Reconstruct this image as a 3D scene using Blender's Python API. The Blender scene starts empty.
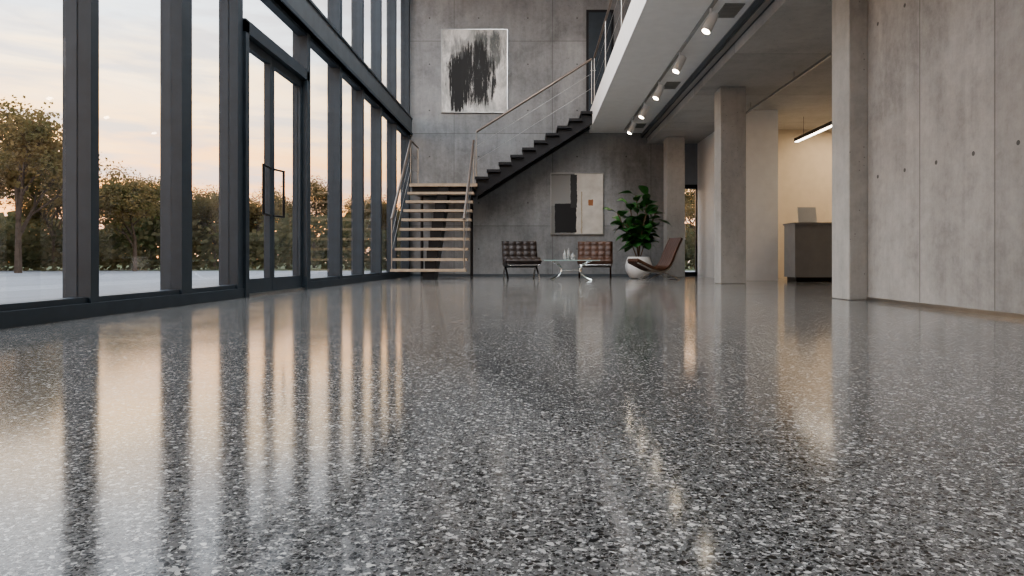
import bpy, bmesh, math, random
from mathutils import Vector, Matrix
random.seed(7)
scene = bpy.context.scene
V = Vector
try: scene.view_settings.look = 'AgX - Medium High Contrast'
except Exception as ex: print('look', ex)

# ------------------------------------------------------------------ node helpers
def newmat(name):
    m = bpy.data.materials.new(name); m.use_nodes = True
    nt = m.node_tree; nt.nodes.clear()
    out = nt.nodes.new('ShaderNodeOutputMaterial')
    return m, nt, out

def setin(nt, sock, v):
    if v is None: return
    if isinstance(v, bpy.types.NodeSocket): nt.links.new(v, sock)
    else:
        if hasattr(sock.default_value, '__len__') and not hasattr(v, '__len__'):
            v = (v, v, v, 1)[:len(sock.default_value)]
        if hasattr(v, '__len__') and len(v) == 3 and len(sock.default_value) == 4: v = (*v, 1)
        sock.default_value = v

def mth(nt, op, a, b=None, c=None, clamp=False):
    n = nt.nodes.new('ShaderNodeMath'); n.operation = op; n.use_clamp = clamp
    setin(nt, n.inputs[0], a); setin(nt, n.inputs[1], b); setin(nt, n.inputs[2], c)
    return n.outputs[0]

def mixc(nt, f, a, b, blend='MIX'):
    n = nt.nodes.new('ShaderNodeMix'); n.data_type = 'RGBA'; n.blend_type = blend
    setin(nt, n.inputs[0], f); setin(nt, n.inputs[6], a); setin(nt, n.inputs[7], b)
    return n.outputs[2]

def noise(nt, vec, scale, detail=4, rough=.55, dist=0):
    n = nt.nodes.new('ShaderNodeTexNoise')
    setin(nt, n.inputs['Vector'], vec); n.inputs['Scale'].default_value = scale
    n.inputs['Detail'].default_value = detail; n.inputs['Roughness'].default_value = rough
    n.inputs['Distortion'].default_value = dist
    return n.outputs[0]

def ramp(nt, f, stops, interp='LINEAR'):
    n = nt.nodes.new('ShaderNodeValToRGB'); cr = n.color_ramp; cr.interpolation = interp
    while len(cr.elements) < len(stops): cr.elements.new(0.5)
    for e, (p, c) in zip(cr.elements, stops):
        e.position = p; e.color = (c, c, c, 1) if not hasattr(c, '__len__') else (*c, 1)
    setin(nt, n.inputs[0], f)
    return n.outputs[0]

def worldpos(nt):
    g = nt.nodes.new('ShaderNodeNewGeometry'); return g.outputs['Position']
def objpos(nt):
    g = nt.nodes.new('ShaderNodeTexCoord'); return g.outputs['Object']
def sep(nt, v):
    n = nt.nodes.new('ShaderNodeSeparateXYZ'); nt.links.new(v, n.inputs[0]); return n.outputs
def mapping(nt, v, scale=(1,1,1), loc=(0,0,0)):
    n = nt.nodes.new('ShaderNodeMapping'); nt.links.new(v, n.inputs[0])
    n.inputs['Scale'].default_value = scale; n.inputs['Location'].default_value = loc
    return n.outputs[0]

def principled(nt, out, color, rough=.5, metal=0, normal=None, **kw):
    p = nt.nodes.new('ShaderNodeBsdfPrincipled')
    setin(nt, p.inputs['Base Color'], color); setin(nt, p.inputs['Roughness'], rough)
    setin(nt, p.inputs['Metallic'], metal)
    if normal is not None: nt.links.new(normal, p.inputs['Normal'])
    for k, v in kw.items(): setin(nt, p.inputs[k.replace('_', ' ')], v)
    nt.links.new(p.outputs[0], out.inputs[0])
    return p

def bump(nt, h, strength=.2, dist=.01):
    n = nt.nodes.new('ShaderNodeBump'); n.inputs['Strength'].default_value = strength
    n.inputs['Distance'].default_value = dist; nt.links.new(h, n.inputs['Height'])
    return n.outputs[0]

def simple(name, color, rough=.5, metal=0, var=.12, scale=6, bmp=0, **kw):
    m, nt, out = newmat(name)
    p = objpos(nt)
    n = noise(nt, p, scale)
    lo = tuple(c*(1-var) for c in color); hi = tuple(min(1, c*(1+var)) for c in color)
    col = ramp(nt, n, [(.3, lo), (.7, hi)])
    nb = bump(nt, noise(nt, p, scale*12), bmp, .004) if bmp else None
    principled(nt, out, col, rough, metal, nb, **kw)
    return m

def concrete(name, base, axis=None, w=1.2, h=1.3, offu=0, offz=0, warm=0, holes=True, contrast=1.0):
    m, nt, out = newmat(name)
    P = worldpos(nt); s = sep(nt, P)
    n1 = noise(nt, P, .8, 7, .65, .5)
    n2 = noise(nt, mapping(nt, P, (3.0, 3.0, .5)), 1.4, 7, .7, .3)
    n3 = noise(nt, P, 11, 6, .75)
    v = mth(nt, 'ADD', mth(nt, 'MULTIPLY', n1, .48), mth(nt, 'MULTIPLY', n2, .27))
    v = mth(nt, 'ADD', v, mth(nt, 'MULTIPLY', n3, .25))
    d = .42*contrast
    lo = tuple(c*(1-d) for c in base); hi = tuple(min(1, c*(1+d*.8)) for c in base)
    col = ramp(nt, v, [(.38, lo), (.5, base), (.62, hi)])
    vo = nt.nodes.new('ShaderNodeTexVoronoi'); vo.inputs['Scale'].default_value = 22
    nt.links.new(P, vo.inputs['Vector'])
    pr = sep(nt, vo.outputs['Color'])[0]
    pore = mth(nt, 'MULTIPLY', mth(nt, 'LESS_THAN', vo.outputs['Distance'], .16), mth(nt, 'GREATER_THAN', pr, .78))
    col = mixc(nt, mth(nt, 'MULTIPLY', pore, .6), col, tuple(c*.35 for c in base))
    hgt = n3
    if axis is not None:
        u = s[axis]
        fu = mth(nt, 'FRACT', mth(nt, 'DIVIDE', mth(nt, 'SUBTRACT', u, offu), w))
        fz = mth(nt, 'FRACT', mth(nt, 'DIVIDE', mth(nt, 'SUBTRACT', s[2], offz), h))
        du = mth(nt, 'MULTIPLY', mth(nt, 'MINIMUM', fu, mth(nt, 'SUBTRACT', 1, fu)), w)
        dz = mth(nt, 'MULTIPLY', mth(nt, 'MINIMUM', fz, mth(nt, 'SUBTRACT', 1, fz)), h)
        seam = mth(nt, 'LESS_THAN', mth(nt, 'MINIMUM', du, dz), .007)
        bw = nt.nodes.new('ShaderNodeTexWhiteNoise'); bw.noise_dimensions = '1D'
        nt.links.new(mth(nt, 'FLOOR', mth(nt, 'DIVIDE', u, w/8)), bw.inputs['W'])
        col = mixc(nt, 1.0, col, mth(nt, 'ADD', .95, mth(nt, 'MULTIPLY', bw.outputs[0], .10)), 'MULTIPLY')
        cell = nt.nodes.new('ShaderNodeCombineXYZ')
        nt.links.new(mth(nt, 'FLOOR', mth(nt, 'DIVIDE', mth(nt, 'SUBTRACT', u, offu), w)), cell.inputs[0])
        nt.links.new(mth(nt, 'FLOOR', mth(nt, 'DIVIDE', mth(nt, 'SUBTRACT', s[2], offz), h)), cell.inputs[1])
        wn = nt.nodes.new('ShaderNodeTexWhiteNoise'); nt.links.new(cell.outputs[0], wn.inputs[0])
        tone = mth(nt, 'ADD', .88, mth(nt, 'MULTIPLY', wn.outputs[0], .24))
        col = mixc(nt, 1.0, col, tone, 'MULTIPLY')
        col = mixc(nt, mth(nt, 'MULTIPLY', seam, .65), col, tuple(c*.3 for c in base))
        if holes:
            gu = mth(nt, 'SUBTRACT', mth(nt, 'FRACT', mth(nt, 'MULTIPLY', fu, 2)), .5)
            gz = mth(nt, 'SUBTRACT', mth(nt, 'FRACT', mth(nt, 'MULTIPLY', fz, holes)), .5)
            gu = mth(nt, 'MULTIPLY', gu, w/2); gz = mth(nt, 'MULTIPLY', gz, h/holes)
            dd = mth(nt, 'SQRT', mth(nt, 'ADD', mth(nt, 'MULTIPLY', gu, gu), mth(nt, 'MULTIPLY', gz, gz)))
            hm = mth(nt, 'LESS_THAN', dd, .018)
            col = mixc(nt, mth(nt, 'MULTIPLY', hm, .8), col, (.03, .03, .03))
    principled(nt, out, col, .62, 0, bump(nt, hgt, .25, .01))
    return m

# ------------------------------------------------------------------ materials
def mk_terrazzo():
    m, nt, out = newmat('terrazzo_polished')
    P = worldpos(nt)
    nz = nt.nodes.new('ShaderNodeTexNoise'); nz.inputs['Scale'].default_value = 110
    nz.inputs['Detail'].default_value = 3
    nt.links.new(P, nz.inputs['Vector'])
    va = nt.nodes.new('ShaderNodeVectorMath'); va.operation = 'MULTIPLY_ADD'
    nt.links.new(nz.outputs['Color'], va.inputs[0]); va.inputs[1].default_value = (.010, .010, 0)
    nt.links.new(P, va.inputs[2])
    PD = mapping(nt, va.outputs[0], (1, 1, 0))
    def vor(scale, feat='F1', off=0):
        n = nt.nodes.new('ShaderNodeTexVoronoi'); n.voronoi_dimensions = '2D'; n.feature = feat
        n.inputs['Scale'].default_value = scale
        nt.links.new(mapping(nt, PD, (1, 1, 1), (off, off*.7, 0)), n.inputs['Vector']); return n
    big = noise(nt, P, 1.1, 4)
    col = ramp(nt, noise(nt, P, 80, 5, .75), [(.35, (.11, .11, .107)), (.65, (.22, .218, .21))])
    def layer(col, scale, off, p_dark, p_light, thr, dark, light, var=.2):
        c = vor(scale, 'F1', off); e = vor(scale, 'DISTANCE_TO_EDGE', off)
        r = sep(nt, c.outputs['Color'])
        size = mth(nt, 'ADD', thr, mth(nt, 'MULTIPLY', r[1], var))
        inside = mth(nt, 'GREATER_THAN', e.outputs['Distance'], size)
        dk = mth(nt, 'MULTIPLY', inside, mth(nt, 'LESS_THAN', r[0], p_dark))
        lt = mth(nt, 'MULTIPLY', inside, mth(nt, 'GREATER_THAN', r[0], 1-p_light))
        dcol = mixc(nt, r[2], dark[0], dark[1]); lcol = mixc(nt, r[2], light[0], light[1])
        return mixc(nt, lt, mixc(nt, dk, col, dcol), lcol)
    col = layer(col, 300, 3.1, .26, .22, .08, ((.02,.02,.02), (.07,.07,.068)), ((.30,.30,.29), (.50,.49,.47)))
    col = layer(col, 140, 7.7, .36, .18, .09, ((.004,.004,.004), (.025,.024,.022)), ((.38,.375,.36), (.74,.73,.70)), .22)
    col = layer(col, 88, 1.3, .17, .09, .12, ((.004,.004,.004), (.022,.020,.018)), ((.44,.43,.41), (.74,.72,.68)), .2)
    tone = mth(nt, 'ADD', .82, mth(nt, 'MULTIPLY', big, .36))
    col = mixc(nt, 1.0, col, tone, 'MULTIPLY')
    rough = mth(nt, 'ADD', .06, mth(nt, 'MULTIPLY', noise(nt, P, 2.3, 5, .6), .11))
    principled(nt, out, col, rough, 0, bump(nt, noise(nt, P, 35, 3), .02, .002), IOR=1.62)
    return m

def mk_glass(name, tint=(1,1,1), refl=1.0):
    m, nt, out = newmat(name)
    tr = nt.nodes.new('ShaderNodeBsdfTransparent'); tr.inputs[0].default_value = (*tint, 1)
    gl = nt.nodes.new('ShaderNodeBsdfGlossy'); gl.inputs['Roughness'].default_value = .01
    g = nt.nodes.new('ShaderNodeLayerWeight'); g.inputs[0].default_value = .5
    f = mth(nt, 'POWER', g.outputs['Facing'], 5)
    f = mth(nt, 'MULTIPLY_ADD', f, .75*refl, .04*refl)
    mx = nt.nodes.new('ShaderNodeMixShader')
    nt.links.new(f, mx.inputs[0]); nt.links.new(tr.outputs[0], mx.inputs[1]); nt.links.new(gl.outputs[0], mx.inputs[2])
    nt.links.new(mx.outputs[0], out.inputs[0])
    return m

def mk_emit(name, col, s):
    m, nt, out = newmat(name)
    e = nt.nodes.new('ShaderNodeEmission'); e.inputs[0].default_value = (*col, 1); e.inputs[1].default_value = s
    nt.links.new(e.outputs[0], out.inputs[0]); return m

M_floor = mk_terrazzo()
M_back = concrete('concrete_wall_back', (.265, .272, .275), 0, 2.45, 2.3, -3.09+1.1, 1.25, holes=2, contrast=.9)
M_right = concrete('concrete_wall_right', (.37, .36, .342), 1, .95, 4.4, .14, -1.0, holes=3, contrast=.85)
M_col = concrete('concrete_column', (.42, .418, .40), None, contrast=.6)
M_ceil = concrete('concrete_soffit', (.47, .467, .455), 1, 2.4, 5, 0, 0, holes=False, contrast=.4)
M_dark = simple('dark_anodised_frame', (.036, .050, .064), .5, 0)
M_beam = simple('beam_grey_steel', (.09, .105, .118), .5, .1)
M_white = simple('white_plaster', (.87, .865, .85), .6, 0, .03)
M_beige = simple('beige_plaster', (.66, .59, .50), .7, 0, .04)
M_bluegrey = simple('bluegrey_plaster', (.25, .28, .32), .7, 0, .05)
M_glass = mk_glass('window_glass')
M_rglass = mk_glass('clear_glass', (.9, .95, .95))
M_chrome = simple('chrome', (.75, .75, .75), .12, 1.0, .05)
M_steel = simple('brushed_steel', (.45, .45, .44), .3, 1.0, .08)
M_blk = simple('black_metal', (.018, .018, .02), .4, .3)
M_tread = simple('oak_tread', (.44, .35, .26), .45, 0, .14, 9)
M_rail = simple('bronze_handrail', (.24, .20, .17), .35, .6)
M_leather = simple('dark_brown_leather', (.024, .015, .012), .42, 0, .3, 8, .25)
M_leather2 = simple('brown_leather', (.075, .034, .019), .42, 0, .3, 8, .25)
M_leaf = simple('ficus_leaf', (.034, .12, .03), .33, 0, .5, 5)
M_stem = simple('plant_stem', (.12, .08, .05), .7)
M_pot = simple('white_ceramic', (.74, .73, .71), .3, 0, .03)
M_soil = simple('soil', (.03, .02, .015), .95, 0, .3, 30)
M_counter = simple('counter_grey', (.24, .245, .25), .45, 0, .06)
M_bark = simple('bark', (.08, .06, .045), .9, 0, .3, 10)

def mk_leafmat(name, a, b, tr=.45):
    m, nt, out = newmat(name)
    P = worldpos(nt)
    c = ramp(nt, noise(nt, P, 1.2, 3), [(.35, a), (.65, b)])
    d = nt.nodes.new('ShaderNodeBsdfDiffuse'); t = nt.nodes.new('ShaderNodeBsdfTranslucent')
    nt.links.new(c, d.inputs[0]); nt.links.new(c, t.inputs[0])
    mx = nt.nodes.new('ShaderNodeMixShader'); mx.inputs[0].default_value = tr
    nt.links.new(d.outputs[0], mx.inputs[1]); nt.links.new(t.outputs[0], mx.inputs[2])
    nt.links.new(mx.outputs[0], out.inputs[0]); return m
M_tleaf = mk_leafmat('tree_leaves', (.13, .125, .06), (.27, .20, .10))
M_hedge = mk_leafmat('hedge_leaves', (.08, .09, .05), (.17, .15, .085))
M_pave = concrete('paving', (.20, .205, .215), 0, 1.2, 9, 0, -1, holes=False, contrast=.4)
M_grass = simple('grass', (.07, .085, .03), .95, 0, .4, 2)

# ------------------------------------------------------------------ mesh builder
class B:
    def __init__(s): s.v=[]; s.f=[]; s.m=[]; s.s=[]; s.mats=[]; s.M=Matrix.Identity(4)
    def mi(s, mat):
        if mat not in s.mats: s.mats.append(mat)
        return s.mats.index(mat)
    def add(s, vs, fs, mat, smooth=False):
        o=len(s.v); i=s.mi(mat)
        s.v += [tuple(s.M @ V(p)) for p in vs]
        for f in fs: s.f.append(tuple(o+k for k in f)); s.m.append(i); s.s.append(smooth)
    def box(s, x0,x1,y0,y1,z0,z1, mat):
        vs=[(x,y,z) for z in (z0,z1) for y in (y0,y1) for x in (x0,x1)]
        s.add(vs,[(0,2,3,1),(4,5,7,6),(0,1,5,4),(2,6,7,3),(0,4,6,2),(1,3,7,5)],mat)
    def cyl(s, p0,p1,r0,r1,mat,seg=12,caps=True):
        p0=V(p0);p1=V(p1); d=(p1-p0).normalized()
        a=d.orthogonal().normalized(); b=d.cross(a)
        vs=[]
        for p,r in((p0,r0),(p1,r1)):
            for i in range(seg):
                t=2*math.pi*i/seg; vs.append(p+a*math.cos(t)*r+b*math.sin(t)*r)
        s.add(vs,[(i,(i+1)%seg,seg+(i+1)%seg,seg+i) for i in range(seg)],mat,True)
        if caps: s.add(vs,[tuple(range(seg))[::-1],tuple(range(seg,2*seg))],mat)
    def lathe(s, prof, c, mat, seg=32):
        vs=[];n=len(prof)
        for r,z in prof:
            for i in range(seg):
                t=2*math.pi*i/seg; vs.append((c[0]+r*math.cos(t),c[1]+r*math.sin(t),c[2]+z))
        fs=[(k*seg+i,k*seg+(i+1)%seg,(k+1)*seg+(i+1)%seg,(k+1)*seg+i) for k in range(n-1) for i in range(seg)]
        s.add(vs,fs,mat,True)
    def sweep(s, pts, side, w, t, mat, round_=False, smooth=True):
        side=V(side).normalized(); pts=[V(p) for p in pts]; n=len(pts); seg=10 if round_ else 4
        vs=[]
        for i,p in enumerate(pts):
            tg=(pts[min(i+1,n-1)]-pts[max(i-1,0)]).normalized()
            nm=side.cross(tg).normalized(); sd=tg.cross(nm).normalized()
            for k in range(seg):
                if round_:
                    a=2*math.pi*k/seg; vs.append(p+sd*math.cos(a)*w/2+nm*math.sin(a)*t/2)
                else:
                    q=((-1,-1),(1,-1),(1,1),(-1,1))[k]; vs.append(p+sd*q[0]*w/2+nm*q[1]*t/2)
        fs=[(i*seg+k,i*seg+(k+1)%seg,(i+1)*seg+(k+1)%seg,(i+1)*seg+k) for i in range(n-1) for k in range(seg)]
        s.add(vs,fs,mat,round_ and smooth)
        s.add(vs,[tuple(range(seg))[::-1],tuple(range((n-1)*seg,n*seg))],mat)
    def extrude(s, poly, axis, a, b, mat):
        n=len(poly)
        mk=(lambda p,t:(p[0],t,p[1])) if axis=='y' else (lambda p,t:(t,p[0],p[1]))
        vs=[mk(p,a) for p in poly]+[mk(p,b) for p in poly]
        s.add(vs,[tuple(range(n)),tuple(range(n,2*n))[::-1]]+[(i,(i+1)%n,n+(i+1)%n,n+i) for i in range(n)],mat)
    def finish(s, name, loc=(0,0,0), rz=0, bevel=0, parent=None, recalc=True):
        me=bpy.data.meshes.new(name); me.from_pydata(s.v,[],s.f)
        for m in s.mats: me.materials.append(m)
        me.polygons.foreach_set('material_index',s.m); me.polygons.foreach_set('use_smooth',s.s)
        if recalc:
            bm=bmesh.new(); bm.from_mesh(me); bmesh.ops.recalc_face_normals(bm,faces=bm.faces); bm.to_mesh(me); bm.free()
        me.update()
        o=bpy.data.objects.new(name,me); scene.collection.objects.link(o)
        o.location=loc; o.rotation_euler[2]=rz
        if bevel:
            md=o.modifiers.new('bevel','BEVEL'); md.width=bevel; md.segments=2; md.limit_method='ANGLE'
        if parent: o.parent=parent
        return o

def bez(p0,p1,p2,p3,n=14):
    p0,p1,p2,p3=map(V,(p0,p1,p2,p3)); r=[]
    for i in range(n+1):
        t=i/n; r.append(p0*(1-t)**3+p1*3*t*(1-t)**2+p2*3*t*t*(1-t)+p3*t**3)
    return r

# ------------------------------------------------------------------ dimensions
XL=-3.09; XLO=-3.25; XR=3.30; YB=17.0; YF=-4.0; ZT=7.5
SB=3.56; ST=4.05; SX=1.37

b=B(); b.box(XLO-.03,8.2,YF-.2,YB+.25,-.15,0,M_floor); b.finish('floor')
b=B(); b.box(-60,XLO-.03,-30,27.5,-.2,-.03,M_pave); b.box(XLO-.03,40,YB+.25,27.5,-.2,-.03,M_pave); b.finish('terrace_paving')
b=B(); b.box(-90,60,27.5,110,-.2,-.02,M_grass); b.finish('lawn')

b=B()
b.box(XLO,3.62,YB,YB+.25,0,ZT,M_back)
b.box(3.62,4.10,YB,YB+.25,2.28,ZT,M_bluegrey)
b.box(4.10,8.2,YB,YB+.25,0,ZT,M_bluegrey)
b.finish('wall_back')
b=B(); b.box(XLO,8.2,YF-.2,YF,0,ZT,M_white); b.finish('wall_front')
b=B(); b.box(8.0,8.2,YF,YB,0,ZT,M_beige); b.finish('wall_outer')
b=B(); b.box(XR,3.55,YF,6.75,0,3.3,M_right); b.finish('wall_right')
b=B(); b.box(XLO-.1,8.2,YF-.2,YB+.25,ZT,ZT+.25,M_white); b.finish('ceiling')
b=B()
b.box(SX,2.68,YF,YB,SB,ST,M_white)
b.box(2.68,8.0,YF,YB,3.52,ST,M_ceil)
b.box(2.82,8.0,YF,YB,3.3,3.52,M_ceil)
b.finish('ceiling_mezzanine')
b=B()
b.box(2.66,2.82,YF,YB-.01,3.44,3.52,M_beam)
b.box(2.70,2.78,YF,YB-.01,3.425,3.44,M_steel)
y=1.0
while y<16:
    for k in range(10): b.box(2.35,2.6,y+k*.05,y+k*.05+.02,3.545,3.561,M_steel)
    y+=3.7
b.finish('trim_1')

for i,y0 in enumerate((6.76,11.42,16.05)):
    b=B(); b.box(3.12,3.55,y0,y0+.40,0,3.3,M_col); b.finish('concrete_column',bevel=.012)

b=B(); b.box(4.07,4.72,13.2,YB,0,3.3,M_white); b.finish('wall_partition')
b=B(); b.box(4.72,8.0,15.2,15.4,0,3.3,M_beige); b.finish('wall_office')
b=B(); b.box(4.045,4.07,13.5,14.4,0,2.2,M_dark); b.cyl((4.03,13.62,1.05),(4.03,13.74,1.05),.012,.012,M_chrome); b.finish('door_4')

b=B(); b.box(XR-.012,XR,YF,6.75,0,.035,M_steel); b.finish('baseboard_right')
b=B(); b.box(-3.09,3.1,YB-.012,YB,0,.05,M_beam); b.finish('baseboard_back')

# ------------------------------------------------------------------ curtain wall
BB,BT=3.51,3.93
mull=[(-3.9,.1),(-2.6,.1),(-1.2,.2),(.2,.1),(1.5,.1),(2.9,.2),(4.76,.09),(5.99,.18),(7.12,.13),(9.30,.14),(10.87,.14),(12.3,.12),(13.75,.12),(15.25,.12),(16.85,.15)]
for i,(y0,w) in enumerate(mull):
    b=B()
    b.box(XLO,XL,y0,y0+w,0,ZT,M_dark)
    b.box(XLO-.05,XLO,y0+w*.2,y0+w*.8,0,ZT,M_dark)
    if i+1<len(mull):
        y1=mull[i+1][0]
        if not (7<y0<9):
            b.box(XL-.10,XL-.088,y0+w,y1,.12,BB,M_glass)
        b.box(XL-.10,XL-.088,y0+w,y1,BT,ZT,M_glass)
        b.box(XLO+.02,XL-.02,y0+w,y1,BB-.05,BB,M_dark)
        if not (7<y0<9):
            b.box(XLO+.02,XL-.02,y0+w,y1,.10,.14,M_dark)
        b.box(XLO+.02,XL-.02,y0+w,y1,BT,BT+.05,M_dark)
        b.box(XLO+.02,XL-.02,y0+w,y1,ZT-.06,ZT,M_dark)
    b.finish('window_%d'%(i+1))
b=B(); b.box(XLO-.02,XL+.05,YF,YB,BB,BT,M_beam); b.box(XLO-.02,XL+.07,YF,YB,BB+.0,BB+.05,M_dark); b.box(XLO-.02,XL+.07,YF,YB,BT-.04,BT,M_dark); b.finish('trim_2')
b=B(); b.box(XLO-.05,XL+.015,YF,7.25,-.0,.10,M_dark); b.box(XLO-.05,XL+.015,9.3,YB,-.0,.10,M_dark); b.finish('trim_3')

# double door
b=B()
ya,yb=7.25,9.30
b.box(XLO,XL+.03,ya,ya+.09,0,2.95,M_dark); b.box(XLO,XL+.03,yb-.09,yb,0,2.95,M_dark)
b.box(XLO,XL+.03,ya,yb,2.83,2.97,M_dark)
b.box(XL-.10,XL-.088,ya,yb,2.97,BB,M_glass)
b.box(XLO,XL,ya,yb,0,.03,M_steel)
ym=8.16
for (p,q,side) in ((ya+.09,ym-.005,1),(ym+.005,yb-.09,-1)):
    x0,x1=XL-.11,XL-.04
    b.box(x0,x1,p,p+.07,.03,2.83,M_dark); b.box(x0,x1,q-.07,q,.03,2.83,M_dark)
    b.box(x0,x1,p+.07,q-.07,.03,.19,M_dark); b.box(x0,x1,p+.07,q-.07,2.73,2.83,M_dark)
    b.box(x0+.03,x0+.042,p+.07,q-.07,.19,2.73,M_glass)
    hy=(q-.36) if side==1 else (p+.26)
    ay=(q-.035) if side==1 else (p+.035)
    hx=XL+.0
    b.cyl((hx,hy,.92),(hx,hy,1.5),.015,.015,M_blk)
    for z in (.93,1.49): b.cyl((x1,ay,z),(hx,hy,z),.012,.012,M_blk)
b.finish('door_1')

b=B()
b.box(3.62,3.70,YB+.02,YB+.14,0,2.28,M_blk); b.box(4.04,4.10,YB+.02,YB+.14,0,2.28,M_blk)
b.box(3.70,4.04,YB+.02,YB+.14,2.18,2.28,M_blk); b.box(3.70,4.04,YB+.02,YB+.14,0,.10,M_blk)
b.box(3.70,4.04,YB+.07,YB+.08,.10,2.18,M_glass)
b.cyl((3.75,YB-.03,.9),(3.75,YB-.03,1.3),.012,.012,M_chrome)
b.cyl((3.75,YB+.07,.95),(3.75,YB-.03,.95),.01,.01,M_chrome); b.cyl((3.75,YB+.07,1.25),(3.75,YB-.03,1.25),.01,.01,M_chrome)
b.finish('door_2')
b=B()
b.box(1.30,1.98,YB-.03,YB-.001,ST,6.62,M_blk); b.box(1.36,1.92,YB-.045,YB-.03,ST+.02,6.55,M_dark)
b.cyl((1.42,YB-.07,5.1),(1.42,YB-.045,5.1),.02,.02,M_chrome); b.cyl((1.42,YB-.07,5.1),(1.54,YB-.07,5.1),.01,.01,M_chrome)
b.finish('door_3')

# ------------------------------------------------------------------ staircase
b=B()
x0,x1=-2.90,-1.38; LZ=2.18; nr=10; rise=LZ/nr; run=.235; ys=13.75
for k in range(1,nr):
    z=k*rise; y=ys+(k-1)*run
    b.box(x0,x1,y,y+run+.05,z-.055,z,M_tread)
yl=ys+(nr-1)*run
b.box(x0,x1+.06,yl,YB-.02,LZ-.07,LZ,M_tread); b.box(x0+.05,x1-.05,yl+.1,YB-.02,LZ-.22,LZ-.07,M_blk)
poly=[]
for k in range(0,nr):
    y=ys+k*run+.03; poly.append((y,k*rise-.055 if k else 0)); poly.append((y,(k+1)*rise-.055))
top=[(yl+.25,LZ-.07)]
bot=[(yl+.25,LZ-.42),(ys+.42,.0)]
poly=poly+top+bot
b.extrude(poly,'x',-2.24,-2.00,M_blk)
for xx in (x0+.15,x1-.15): b.cyl((xx,16.75,0),(xx,16.75,LZ-.1),.035,.035,M_blk)
ya,yb=15.95,16.93; nu=11; ru=(ST-LZ)/nu; rn=(SX-x1)/(nu-1+.0)
for k in range(1,nu):
    z=LZ+k*ru; x=x1+(k-1)*rn
    b.box(x,min(x+rn+.04,SX-.002),ya,yb,z-.06,z,M_blk)
for yy in (ya+.10,yb-.22):
    poly=[]
    for k in range(0,nu-1):
        x=x1+k*rn+.02; poly.append((x,LZ+k*ru-.06)); poly.append((x,LZ+(k+1)*ru-.06))
    poly+=[(SX-.002,ST-.25+.0),(SX-.002,ST-.44),(x1+.0,LZ-.30)]
    b.extrude(poly,'y',yy,yy+.12,M_blk)
b.finish('staircase')

def rail_run(b, pts, h, spacing=9, post_r=.013, cables=(.35,.68), rr=(.05,.04)):
    up=V((0,0,1))
    for p,q in zip(pts[:-1],pts[1:]):
        p=V(p);q=V(q); d=q-p; L=d.length; n=max(1,round(L/spacing))
        for i in range(n+1):
            c=p+d*(i/n); b.cyl(c,c+up*h,post_r,post_r,M_steel,8)
        for f in cables: b.cyl(p+up*h*f,q+up*h*f,.004,.004,M_steel,6,False)
        b.sweep([p+up*h,q+up*h],d.cross(up),rr[0],rr[1],M_rail,True)
b=B()
e=.03
rail_run(b,[(x0+e,ys+.02,rise),(x0+e,yl+.05,LZ)],1.0,rr=(.06,.06))
rail_run(b,[(x1-e,ys+.02,rise),(x1-e,yl+.05,LZ)],1.0,rr=(.06,.06))
rail_run(b,[(x0+e,yl+.05,LZ),(x0+e,YB-.08,LZ)],1.0)
rail_run(b,[(x1+.03,ya+.02,LZ+ru),(SX-.02,ya+.02,ST)],1.05,rr=(.06,.06))
b.finish('stair_railing')
b=B(); rail_run(b,[(SX+.04,YF+.1,ST),(SX+.04,ya-.02,ST)],1.08,2.4)
b.finish('mezzanine_railing')

# ------------------------------------------------------------------ paintings
def mk_paint1():
    m,nt,out=newmat('abstract_painting_black_white')
    P=objpos(nt); s=sep(nt,P)
    base=ramp(nt,noise(nt,mapping(nt,P,(1.6,1,.8)),1.8,7,.75,.6),[(.3,(.28,.30,.29)),(.48,(.52,.52,.50)),(.62,(.80,.79,.76))])
    def stroke(cx,cz,wx,wz,sd,lo,soft=.05,sx=9):
        nn=noise(nt,mapping(nt,P,(sx,1,.9),(sd,0,sd)),1.0,9,.78,.3)
        a=mth(nt,'POWER',mth(nt,'ABSOLUTE',mth(nt,'DIVIDE',mth(nt,'SUBTRACT',s[0],cx),wx)),2)
        c=mth(nt,'POWER',mth(nt,'ABSOLUTE',mth(nt,'DIVIDE',mth(nt,'SUBTRACT',s[2],cz),wz)),4)
        return ramp(nt,mth(nt,'SUBTRACT',nn,mth(nt,'MULTIPLY',mth(nt,'ADD',a,c),.16)),[(lo,0),(lo+soft,1)])
    c=base
    c=mixc(nt,mth(nt,'MULTIPLY',stroke(.30,.45,.42,.62,5.1,.36,.12,4),.85),c,(.06,.075,.075))
    c=mixc(nt,stroke(-.40,-.25,.26,.75,1.3,.32,.05),c,(.012,.013,.013))
    c=mixc(nt,stroke(.10,-.05,.48,.85,8.2,.39,.05),c,(.015,.016,.016))
    c=mixc(nt,mth(nt,'MULTIPLY',stroke(-.5,.6,.3,.35,2.2,.42,.1,5),.7),c,(.14,.15,.15))
    principled(nt,out,c,.6); return m
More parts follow.
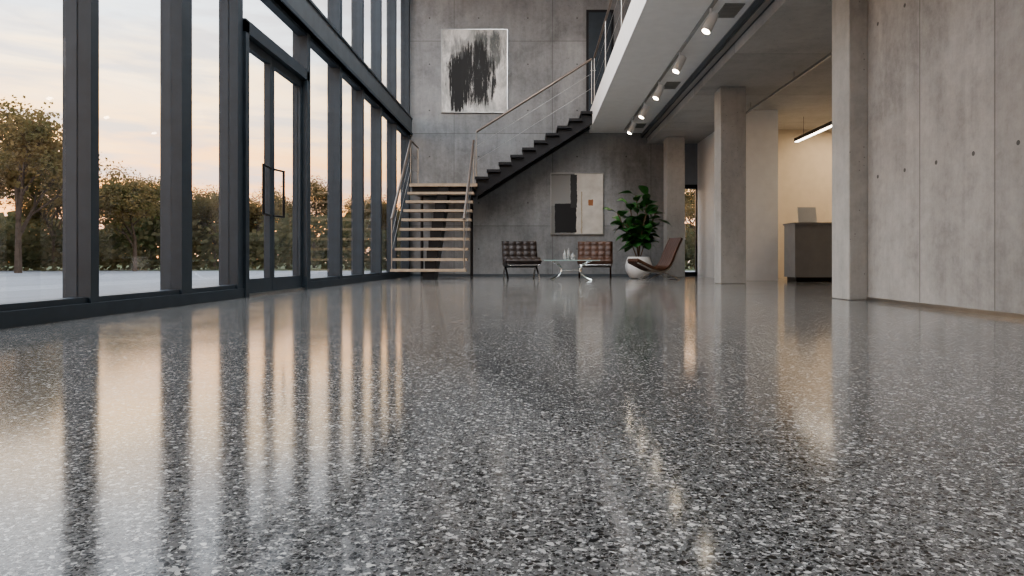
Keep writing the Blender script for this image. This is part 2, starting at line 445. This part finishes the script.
def mk_paint2():
    m,nt,out=newmat('abstract_painting_blocks')
    P=objpos(nt); s=sep(nt,P)
    w=noise(nt,P,7,5,.7); x=mth(nt,'ADD',s[0],mth(nt,'MULTIPLY',mth(nt,'SUBTRACT',w,.5),.07)); z=mth(nt,'ADD',s[2],mth(nt,'MULTIPLY',mth(nt,'SUBTRACT',w,.5),.07))
    def rect(x0,x1,z0,z1):
        a=mth(nt,'MULTIPLY',mth(nt,'GREATER_THAN',x,x0),mth(nt,'LESS_THAN',x,x1))
        c=mth(nt,'MULTIPLY',mth(nt,'GREATER_THAN',z,z0),mth(nt,'LESS_THAN',z,z1)); return mth(nt,'MULTIPLY',a,c)
    c=ramp(nt,noise(nt,P,4,5),[(.3,(.50,.47,.42)),(.7,(.66,.63,.57))])
    c=mixc(nt,rect(-.7,-.06,-.8,.8),c,(.20,.20,.19))
    c=mixc(nt,rect(-.64,-.10,-.05,.70),c,(.27,.27,.26))
    c=mixc(nt,rect(-.55,-.02,-.72,.0),c,(.015,.015,.016))
    c=mixc(nt,rect(-.16,.0,-.1,.72),c,(.04,.04,.04))
    c=mixc(nt,rect(.28,.40,-.05,.10),c,(.34,.15,.06))
    c=mixc(nt,rect(.1,.13,-.75,.3),c,(.40,.34,.25))
    principled(nt,out,c,.6); return m
for nm,cx,cz,w,h,mt in (('abstract_painting',-1.48,5.10,1.62,2.04,mk_paint1()),('abstract_painting',1.07,1.80,1.28,1.50,mk_paint2())):
    b=B(); b.box(-w/2,w/2,-.03,-.0,-h/2,h/2,mt)
    f=.018
    for q in ((-w/2-f,-w/2,-h/2-f,h/2+f),(w/2,w/2+f,-h/2-f,h/2+f),(-w/2,w/2,h/2,h/2+f),(-w/2,w/2,-h/2-f,-h/2)):
        b.box(q[0],q[1],-.045,0,q[2],q[3],M_steel)
    b.finish(nm,loc=(cx,YB-.002,cz))

# ------------------------------------------------------------------ furniture
def cushion(b, M, w, l, t, nu, nv, mat):
    old=b.M; b.M=old@M
    R=5; U=nu*R; Vv=nv*R
    def hh(u,v):
        return (abs(math.sin(math.pi*nu*u))*abs(math.sin(math.pi*nv*v)))**.35
    top=[];bot=[]
    for j in range(Vv+1):
        for i in range(U+1):
            u=i/U; v=j/Vv
            ed=min(u,1-u,v,1-v); er=min(1,ed/.04)**.5
            x=(u-.5)*w; y=v*l
            top.append((x,y,t*.5+(t*.5-.022)*er+.022*hh(u,v)))
            bot.append((x,y,t*.5-(t*.5)*er))
    n=U+1
    fs=[(j*n+i,j*n+i+1,(j+1)*n+i+1,(j+1)*n+i) for j in range(Vv) for i in range(U)]
    b.add(top,fs,mat,True); b.add(bot,[f[::-1] for f in fs],mat,True)
    for j in range(1,nv):
        for i in range(1,nu):
            c=V(((i/nu-.5)*w,j/nv*l,t-.02)); b.cyl(c,c+V((0,0,.008)),.012,.008,mat,8)
    b.M=old

def tufted_chair(name, loc, rz, mat):
    b=B(); w=.76
    Ms=Matrix.Translation((0,-.36,.300))@Matrix.Rotation(math.radians(-6),4,'X')
    cushion(b,Ms,w,.56,.16,5,4,mat)
    Mb=Matrix.Translation((0,.19,.31))@Matrix.Rotation(math.radians(70),4,'X')
    cushion(b,Mb,w,.50,.15,5,4,mat)
    for sx in (-1,1):
        x=sx*(w/2-.05)
        b.sweep(bez((x,-.34,0),(x,-.05,.28),(x,.24,.22),(x,.43,.76)),(1,0,0),.035,.014,M_chrome)
        b.sweep(bez((x,.38,0),(x,.20,.30),(x,-.12,.36),(x,-.38,.30)),(1,0,0),.035,.014,M_chrome)
    for (y,z) in ((-.34,.295),(.15,.24),(.405,.70)):
        b.cyl((-w/2+.05,y,z),(w/2-.05,y,z),.012,.012,M_chrome)
    for x in (-.25,-.08,.08,.25):
        b.box(x-.02,x+.02,-.34,.16,.25,.255,M_leather)
        b.sweep([(x,.22,.28),(x,.42,.72)],(1,0,0),.04,.006,mat)
    b.finish(name,loc=loc,rz=rz)
tufted_chair('tufted_lounge_chair',(-.27,14.45,0),math.radians(10),M_leather)
tufted_chair('tufted_lounge_chair',(1.32,14.75,0),math.radians(-6),M_leather2)

b=B()
pr=bez((-.52,0,.40),(-.30,0,.30),(-.12,0,.16),(.08,0,.24),10)[:-1]+bez((.08,0,.24),(.22,0,.29),(.24,0,.55),(.42,0,.84),12)
nP=len(pr)
for j in range(6):
    y0=-.30+j*.10
    b.sweep([p for p in pr],(0,1,0),.10,.075,M_leather2,True)
    tot=nP*10
    for i in range(len(b.v)-2*tot,len(b.v)):
        v=b.v[i]; b.v[i]=(v[0],v[1]+y0+.05,v[2])
for y in (-.27,.27):
    b.sweep([V((p.x,y,p.z-.05)) for p in pr],(0,1,0),.025,.03,M_chrome)
    b.sweep(bez((-.30,y,0),(-.05,y,.14),(.05,y,.14),(.10,y,.20)),(0,1,0),.03,.016,M_chrome)
    b.sweep(bez((.38,y,0),(.10,y,.16),(-.05,y,.16),(-.30,y,.27)),(0,1,0),.03,.016,M_chrome)
for x,z in ((-.29,.01),(.37,.01)): b.cyl((x,-.27,z),(x,.27,z),.011,.011,M_chrome)
b.finish('curved_leather_lounge_chair',loc=(2.50,13.9,0),rz=math.radians(12))

b=B()
b.box(-.55,.55,-.40,.40,.385,.40,M_rglass)
edge=simple('glass_edge_green',(.36,.50,.48),.15,0,.05)
for q in ((-.553,-.55,-.403,.403),(.55,.553,-.403,.403),(-.55,.55,-.403,-.40),(-.55,.55,.40,.403)): b.box(*q,.384,.401,edge)
for s1 in (-1,1):
    b.sweep(bez((-.40,s1*.28,0),(-.12,s1*.08,.10),(-.12,s1*.08,.29),(-.40,s1*.28,.385)),(.57,-.82*s1,0),.03,.016,M_chrome)
    b.sweep(bez((.40,s1*.28,0),(.12,s1*.08,.10),(.12,s1*.08,.29),(.40,s1*.28,.385)),(.57,.82*s1,0),.03,.016,M_chrome)
b.cyl((-.19,0,.19),(.19,0,.19),.016,.016,M_chrome)
for s1 in (-1,1): b.cyl((s1*.19,-.13,.19),(s1*.19,.13,.19),.014,.014,M_chrome)
b.finish('glass_coffee_table',loc=(.74,13.75,0))
M_bottle=simple('clear_decanter',(.75,.78,.78),.08,0,.03,Transmission_Weight=.6)
for (x,y,h,r) in ((.62,13.7,.20,.035),(.70,13.8,.24,.03),(.78,13.68,.15,.045)):
    b=B(); b.lathe([(0,0),(r,0),(r,h*.6),(r*.45,h*.75),(r*.4,h*.95),(r*.6,h),(0,h)],(0,0,0),M_bottle,16); b.finish('glass_bottle',loc=(x,y,.402))

# plant
b=B()
b.lathe([(0,0),(.14,0),(.20,.03),(.275,.16),(.29,.28),(.26,.40),(.225,.47),(.205,.47),(.20,.44),(0,.44)],(0,0,0),M_pot,40)
b.lathe([(0,.445),(.204,.445)],(0,0,0),M_soil,20)
rnd=random.Random(5)
def leaf(b,p,d,L,W,droop):
    d=V(d).normalized(); side=d.cross(V((0,0,1)))
    if side.length<.1: side=V((1,0,0))
    side.normalize(); up=side.cross(d).normalized()
    side=(side+up*rnd.uniform(-.5,.5)).normalized(); up=side.cross(d).normalized()
    n=7; vs=[]
    for i in range(n+1):
        t=i/n; w=W*(math.sin(math.pi*min(1,t**.85))**.75)*(.75+.4*t) if 0<t<1 else .004
        c=V(p)+d*(L*t)-V((0,0,1))*(droop*L*t*t)
        for k in (-1,-.5,0,.5,1):
            vs.append(c+side*(w*.5*k)+up*(abs(k)*w*.16)+up*(.008*math.sin(9*t+2*k)))
    b.add(vs,[(i*5+k,i*5+k+1,(i+1)*5+k+1,(i+1)*5+k) for i in range(n) for k in range(4)],M_leaf,True)
stems=[((0,0,.44),(.03,.02,1.0),(-.05,.02,1.80)),((.03,0,.44),(.18,.03,.9),(.40,.05,1.50)),((-.03,.02,.44),(-.18,.05,.85),(-.46,.0,1.42)),((0,-.04,.44),(.02,-.14,.9),(.14,-.30,1.45)),((0,.04,.44),(-.02,.14,.9),(-.16,.28,1.60)),((.01,.0,.44),(.02,.0,.9),(.20,-.08,1.74)),((.0,.0,.44),(-.05,.0,.8),(-.28,-.18,1.15))]
for a,m_,e_ in stems:
    pts=bez(a,V(a).lerp(V(m_),.6),m_,e_,14)
    b.sweep(pts,(1,.2,0),.024,.024,M_stem,True)
    for i in range(18):
        t=.40+.60*i/17; q=pts[min(14,int(t*14))]
        ang=i*2.4+rnd.uniform(-.5,.5); el=rnd.uniform(-.2,.8)+(.3 if i>13 else 0)
        d=V((math.cos(ang)*math.cos(el),math.sin(ang)*math.cos(el),math.sin(el)))
        q2=q+d*.06; b.cyl(q,q2,.005,.004,M_stem,6,False)
        leaf(b,q2,d,rnd.uniform(.27,.38),rnd.uniform(.18,.26),rnd.uniform(.1,.5))
o=b.finish('potted_fiddle_leaf_fig',loc=(2.26,14.75,0),recalc=False)

# reception counter
b=B()
b.box(4.80,7.2,12.55,13.1,.08,1.06,M_counter); b.box(4.84,7.2,12.60,13.05,0,.08,M_blk); b.box(4.78,7.22,12.53,13.12,1.06,1.09,M_counter)
for x in (5.6,6.4): b.box(x,x+.008,12.547,12.551,.08,1.06,M_blk)
b.finish('reception_counter')
M_alu=simple('light_aluminium',(.55,.57,.58),.4,.2,.04)
b=B()
old=b.M; b.M=Matrix.Translation((0,0,.02))@Matrix.Rotation(math.radians(-12),4,'X')
b.box(-.17,.17,-.008,.008,.0,.28,M_alu); b.box(-.16,.16,.0085,.010,.03,.27,M_blk)
b.M=old
b.box(-.17,.17,-.02,.22,0,.02,M_alu)
b.finish('laptop',loc=(5.10,12.72,1.09))

M_lamp=mk_emit('lamp_diffuser',(1,.90,.76),7)
b=B(); b.box(5.41,5.49,11.2,14.2,2.86,2.93,M_blk); b.box(5.415,5.485,11.22,14.18,2.845,2.86,M_lamp)
for y in (11.6,13.8): b.cyl((5.45,y,2.93),(5.45,y,3.3),.004,.004,M_blk,6)
b.finish('linear_pendant_lamp')
b=B(); b.cyl((4.0,YF,3.17),(4.0,13.19,3.17),.022,.022,M_steel)
for y in (2,5,8,10.5,12.6): b.cyl((4.0,y,3.17),(4.0,y,3.3),.008,.008,M_steel,6)
b.finish('ceiling_pipe')

M_spot=mk_emit('spot_lens',(1,.84,.62),30)
M_trk=simple('white_metal',(.80,.80,.79),.35,0,.03)
spots=(6.6,8.5,10.3,12.0,13.6,15.3)
b=B(); b.box(2.18,2.22,5.5,16.5,SB-.03,SB-.001,M_steel)
for y in spots:
    b.cyl((2.2,y,SB-.03),(2.2,y,SB-.14),.016,.016,M_trk,8)
    c=V((2.2,y,SB-.20)); d=V((-.45,-.15,-.85)).normalized()
    b.cyl(c-d*.12,c+d*.14,.055,.065,M_trk,16); b.cyl(c+d*.1401,c+d*.142,.050,.050,M_spot,14)
b.finish('track_light')
for y in spots:
    L=bpy.data.lights.new('track_spot','SPOT'); L.energy=90; L.color=(1,.80,.55); L.spot_size=1.1; L.spot_blend=.7; L.shadow_soft_size=.05
    o=bpy.data.objects.new('track_spot',L); scene.collection.objects.link(o)
    d=V((-.45,-.15,-.85)).normalized(); o.location=V((2.2,y,SB-.20))+d*.17; o.rotation_euler=d.to_track_quat('-Z','Y').to_euler()

def area(name,loc,rot,sx,sy,e,col):
    L=bpy.data.lights.new(name,'AREA'); L.shape='RECTANGLE'; L.size=sx; L.size_y=sy; L.energy=e; L.color=col
    o=bpy.data.objects.new(name,L); scene.collection.objects.link(o); o.location=loc; o.rotation_euler=rot
    return o
area('office_fill_light',(6.8,13.2,3.25),(0,0,0),2.0,3.2,75,(1,.78,.54))  # added warm fill, no visible fixture; brightens beige office wall and under mezzanine
area('atrium_fill_light',(-.9,8.5,ZT-.1),(0,0,0),2.5,10,600,(.98,.98,1))  # added overhead fill out of view, lifts the overall interior brightness

# ------------------------------------------------------------------ trees
def tree_mesh(seed, H):
    r=random.Random(seed); b=B()
    tips=[]
    def grow(p,d,L,rad,dep):
        q=p+d*L; b.cyl(p,q,rad,rad*.68,M_bark,6 if dep>1 else 4,False)
        if dep>=2: tips.append((p.lerp(q,.6),L)); tips.append((q,L))
        if dep==5: return
        for i in range(3 if dep else 4):
            a=V((r.gauss(0,1),r.gauss(0,1),r.gauss(0,.6))).normalized()
            nd=(d*.85+a*(.75 if dep else .5)+V((0,0,.10))).normalized()
            grow(q if i else p.lerp(q,.7),nd,L*r.uniform(.62,.86),rad*.6,dep+1)
    grow(V((0,0,0)),V((0,0,1)),H*.25,H*.017,0)
    vs=[];fs=[]
    for p,L in tips:
        if r.random()<.15: continue
        for i in range(14):
            c=p+V((r.gauss(0,1),r.gauss(0,1),r.gauss(0,.9)))*(H*.036)
            a=V((r.gauss(0,1),r.gauss(0,1),r.gauss(0,1))).normalized(); e=a.orthogonal().normalized(); s=H*r.uniform(.004,.008)
            k=len(vs); vs+=[c-a*s*1.4,c+e*s,c+a*s*1.4,c-e*s]; fs.append((k,k+1,k+2,k+3))
    b.add(vs,fs,M_tleaf)
    me=bpy.data.meshes.new('tree_mesh'); me.from_pydata(b.v,[],b.f)
    for m in b.mats: me.materials.append(m)
    me.polygons.foreach_set('material_index',b.m); me.update(); return me
tms=[tree_mesh(3,5),tree_mesh(11,5),tree_mesh(21,5)]
for i,(x,y,h) in enumerate([(-17.0,22.5,6.6),(-20.0,24.5,6.0),(-15.2,26.0,5.0),(-16.8,30,4.8),(-13.8,29.5,4.4),(-14.0,34,5.0),(-11.6,36,5.6),(-9.0,38,5.0),(-19.5,15,5.8),(-21,9,5.5),(-20,2,5.8),(-24,27,5.6),(8,33,5),(-5,40,5),(-27,20,5.8),(-19,27,4.8)]):
    o=bpy.data.objects.new('tree',tms[i%3]); scene.collection.objects.link(o); o.location=(x,y,-.03); s=h/5; o.scale=(s,s,s); o.rotation_euler[2]=i*1.3

r=random.Random(9); vs=[];fs=[]
path=[V((-26,-12,0)),V((-26,14,0)),V((-24,26,0)),V((-14,30,0)),V((-2,32,0)),V((16,32,0))]
for a,c in zip(path[:-1],path[1:]):
    L=(c-a).length
    for i in range(int(L*450)):
        t=r.random(); p=a.lerp(c,t); s_=t*L
        top=1.5+.5*math.sin(s_*.7+a.x)+.35*math.sin(s_*1.9)+.2*math.sin(s_*4.1)
        p=p+V((r.gauss(0,.9),r.gauss(0,.9),0)); p.z=top*(1-r.random()**2)*1.05
        n=V((r.gauss(0,1),r.gauss(0,1),r.gauss(0,1))).normalized(); e=n.orthogonal().normalized(); sz=r.uniform(.05,.13)
        k=len(vs); vs+=[p-n*sz,p+e*sz,p+n*sz,p-e*sz]; fs.append((k,k+1,k+2,k+3))
b=B(); b.add(vs,fs,M_hedge); b.finish('hedge',recalc=False)
vs=[];fs=[]
for i in range(14000):
    ang=math.radians(r.uniform(-95,25)); R=r.uniform(62,72); s_=ang*40
    top=4.2+1.2*math.sin(s_*.6)+.8*math.sin(s_*1.7)
    p=V((R*math.sin(ang),R*math.cos(ang),top*r.random()**.8))
    n=V((r.gauss(0,1),r.gauss(0,1),r.gauss(0,1))).normalized(); e=n.orthogonal().normalized(); sz=r.uniform(.2,.5)
    k=len(vs); vs+=[p-n*sz,p+e*sz,p+n*sz,p-e*sz]; fs.append((k,k+1,k+2,k+3))
b=B(); b.add(vs,fs,M_hedge); b.finish('woodland',recalc=False)

# ------------------------------------------------------------------ world
w=bpy.data.worlds.new('sunset_sky'); scene.world=w; w.use_nodes=True; nt=w.node_tree; nt.nodes.clear()
out=nt.nodes.new('ShaderNodeOutputWorld'); bg=nt.nodes.new('ShaderNodeBackground')
tc=nt.nodes.new('ShaderNodeTexCoord'); D=tc.outputs['Generated']; s=sep(nt,D)
cl=noise(nt,mapping(nt,D,(2.5,2.5,16)),1.6,6,.6,.3)
zz=mth(nt,'ADD',s[2],mth(nt,'MULTIPLY',mth(nt,'SUBTRACT',cl,.5),.18))
col=ramp(nt,zz,[(0,(.84,.36,.12)),(.08,(.98,.47,.17)),(.16,(1.0,.63,.30)),(.23,(.90,.70,.46)),(.30,(.58,.61,.63)),(.6,(.53,.64,.78))])
cl2=noise(nt,mapping(nt,D,(2,2,14),(4,1,2)),2.4,7,.62,.4)
col=mixc(nt,ramp(nt,cl2,[(.44,0),(.60,.75)]),col,(.42,.40,.41))
setin(nt,bg.inputs[0],col); bg.inputs[1].default_value=4.0
nt.links.new(bg.outputs[0],out.inputs[0])

c=bpy.data.cameras.new('camera'); c.lens=24.0; c.sensor_width=36; c.shift_x=-22/1024; c.shift_y=-28/1024
c.clip_end=500
o=bpy.data.objects.new('camera',c); scene.collection.objects.link(o); o.location=(0,0,.4); o.rotation_euler=(math.radians(90),0,0)
scene.camera=o
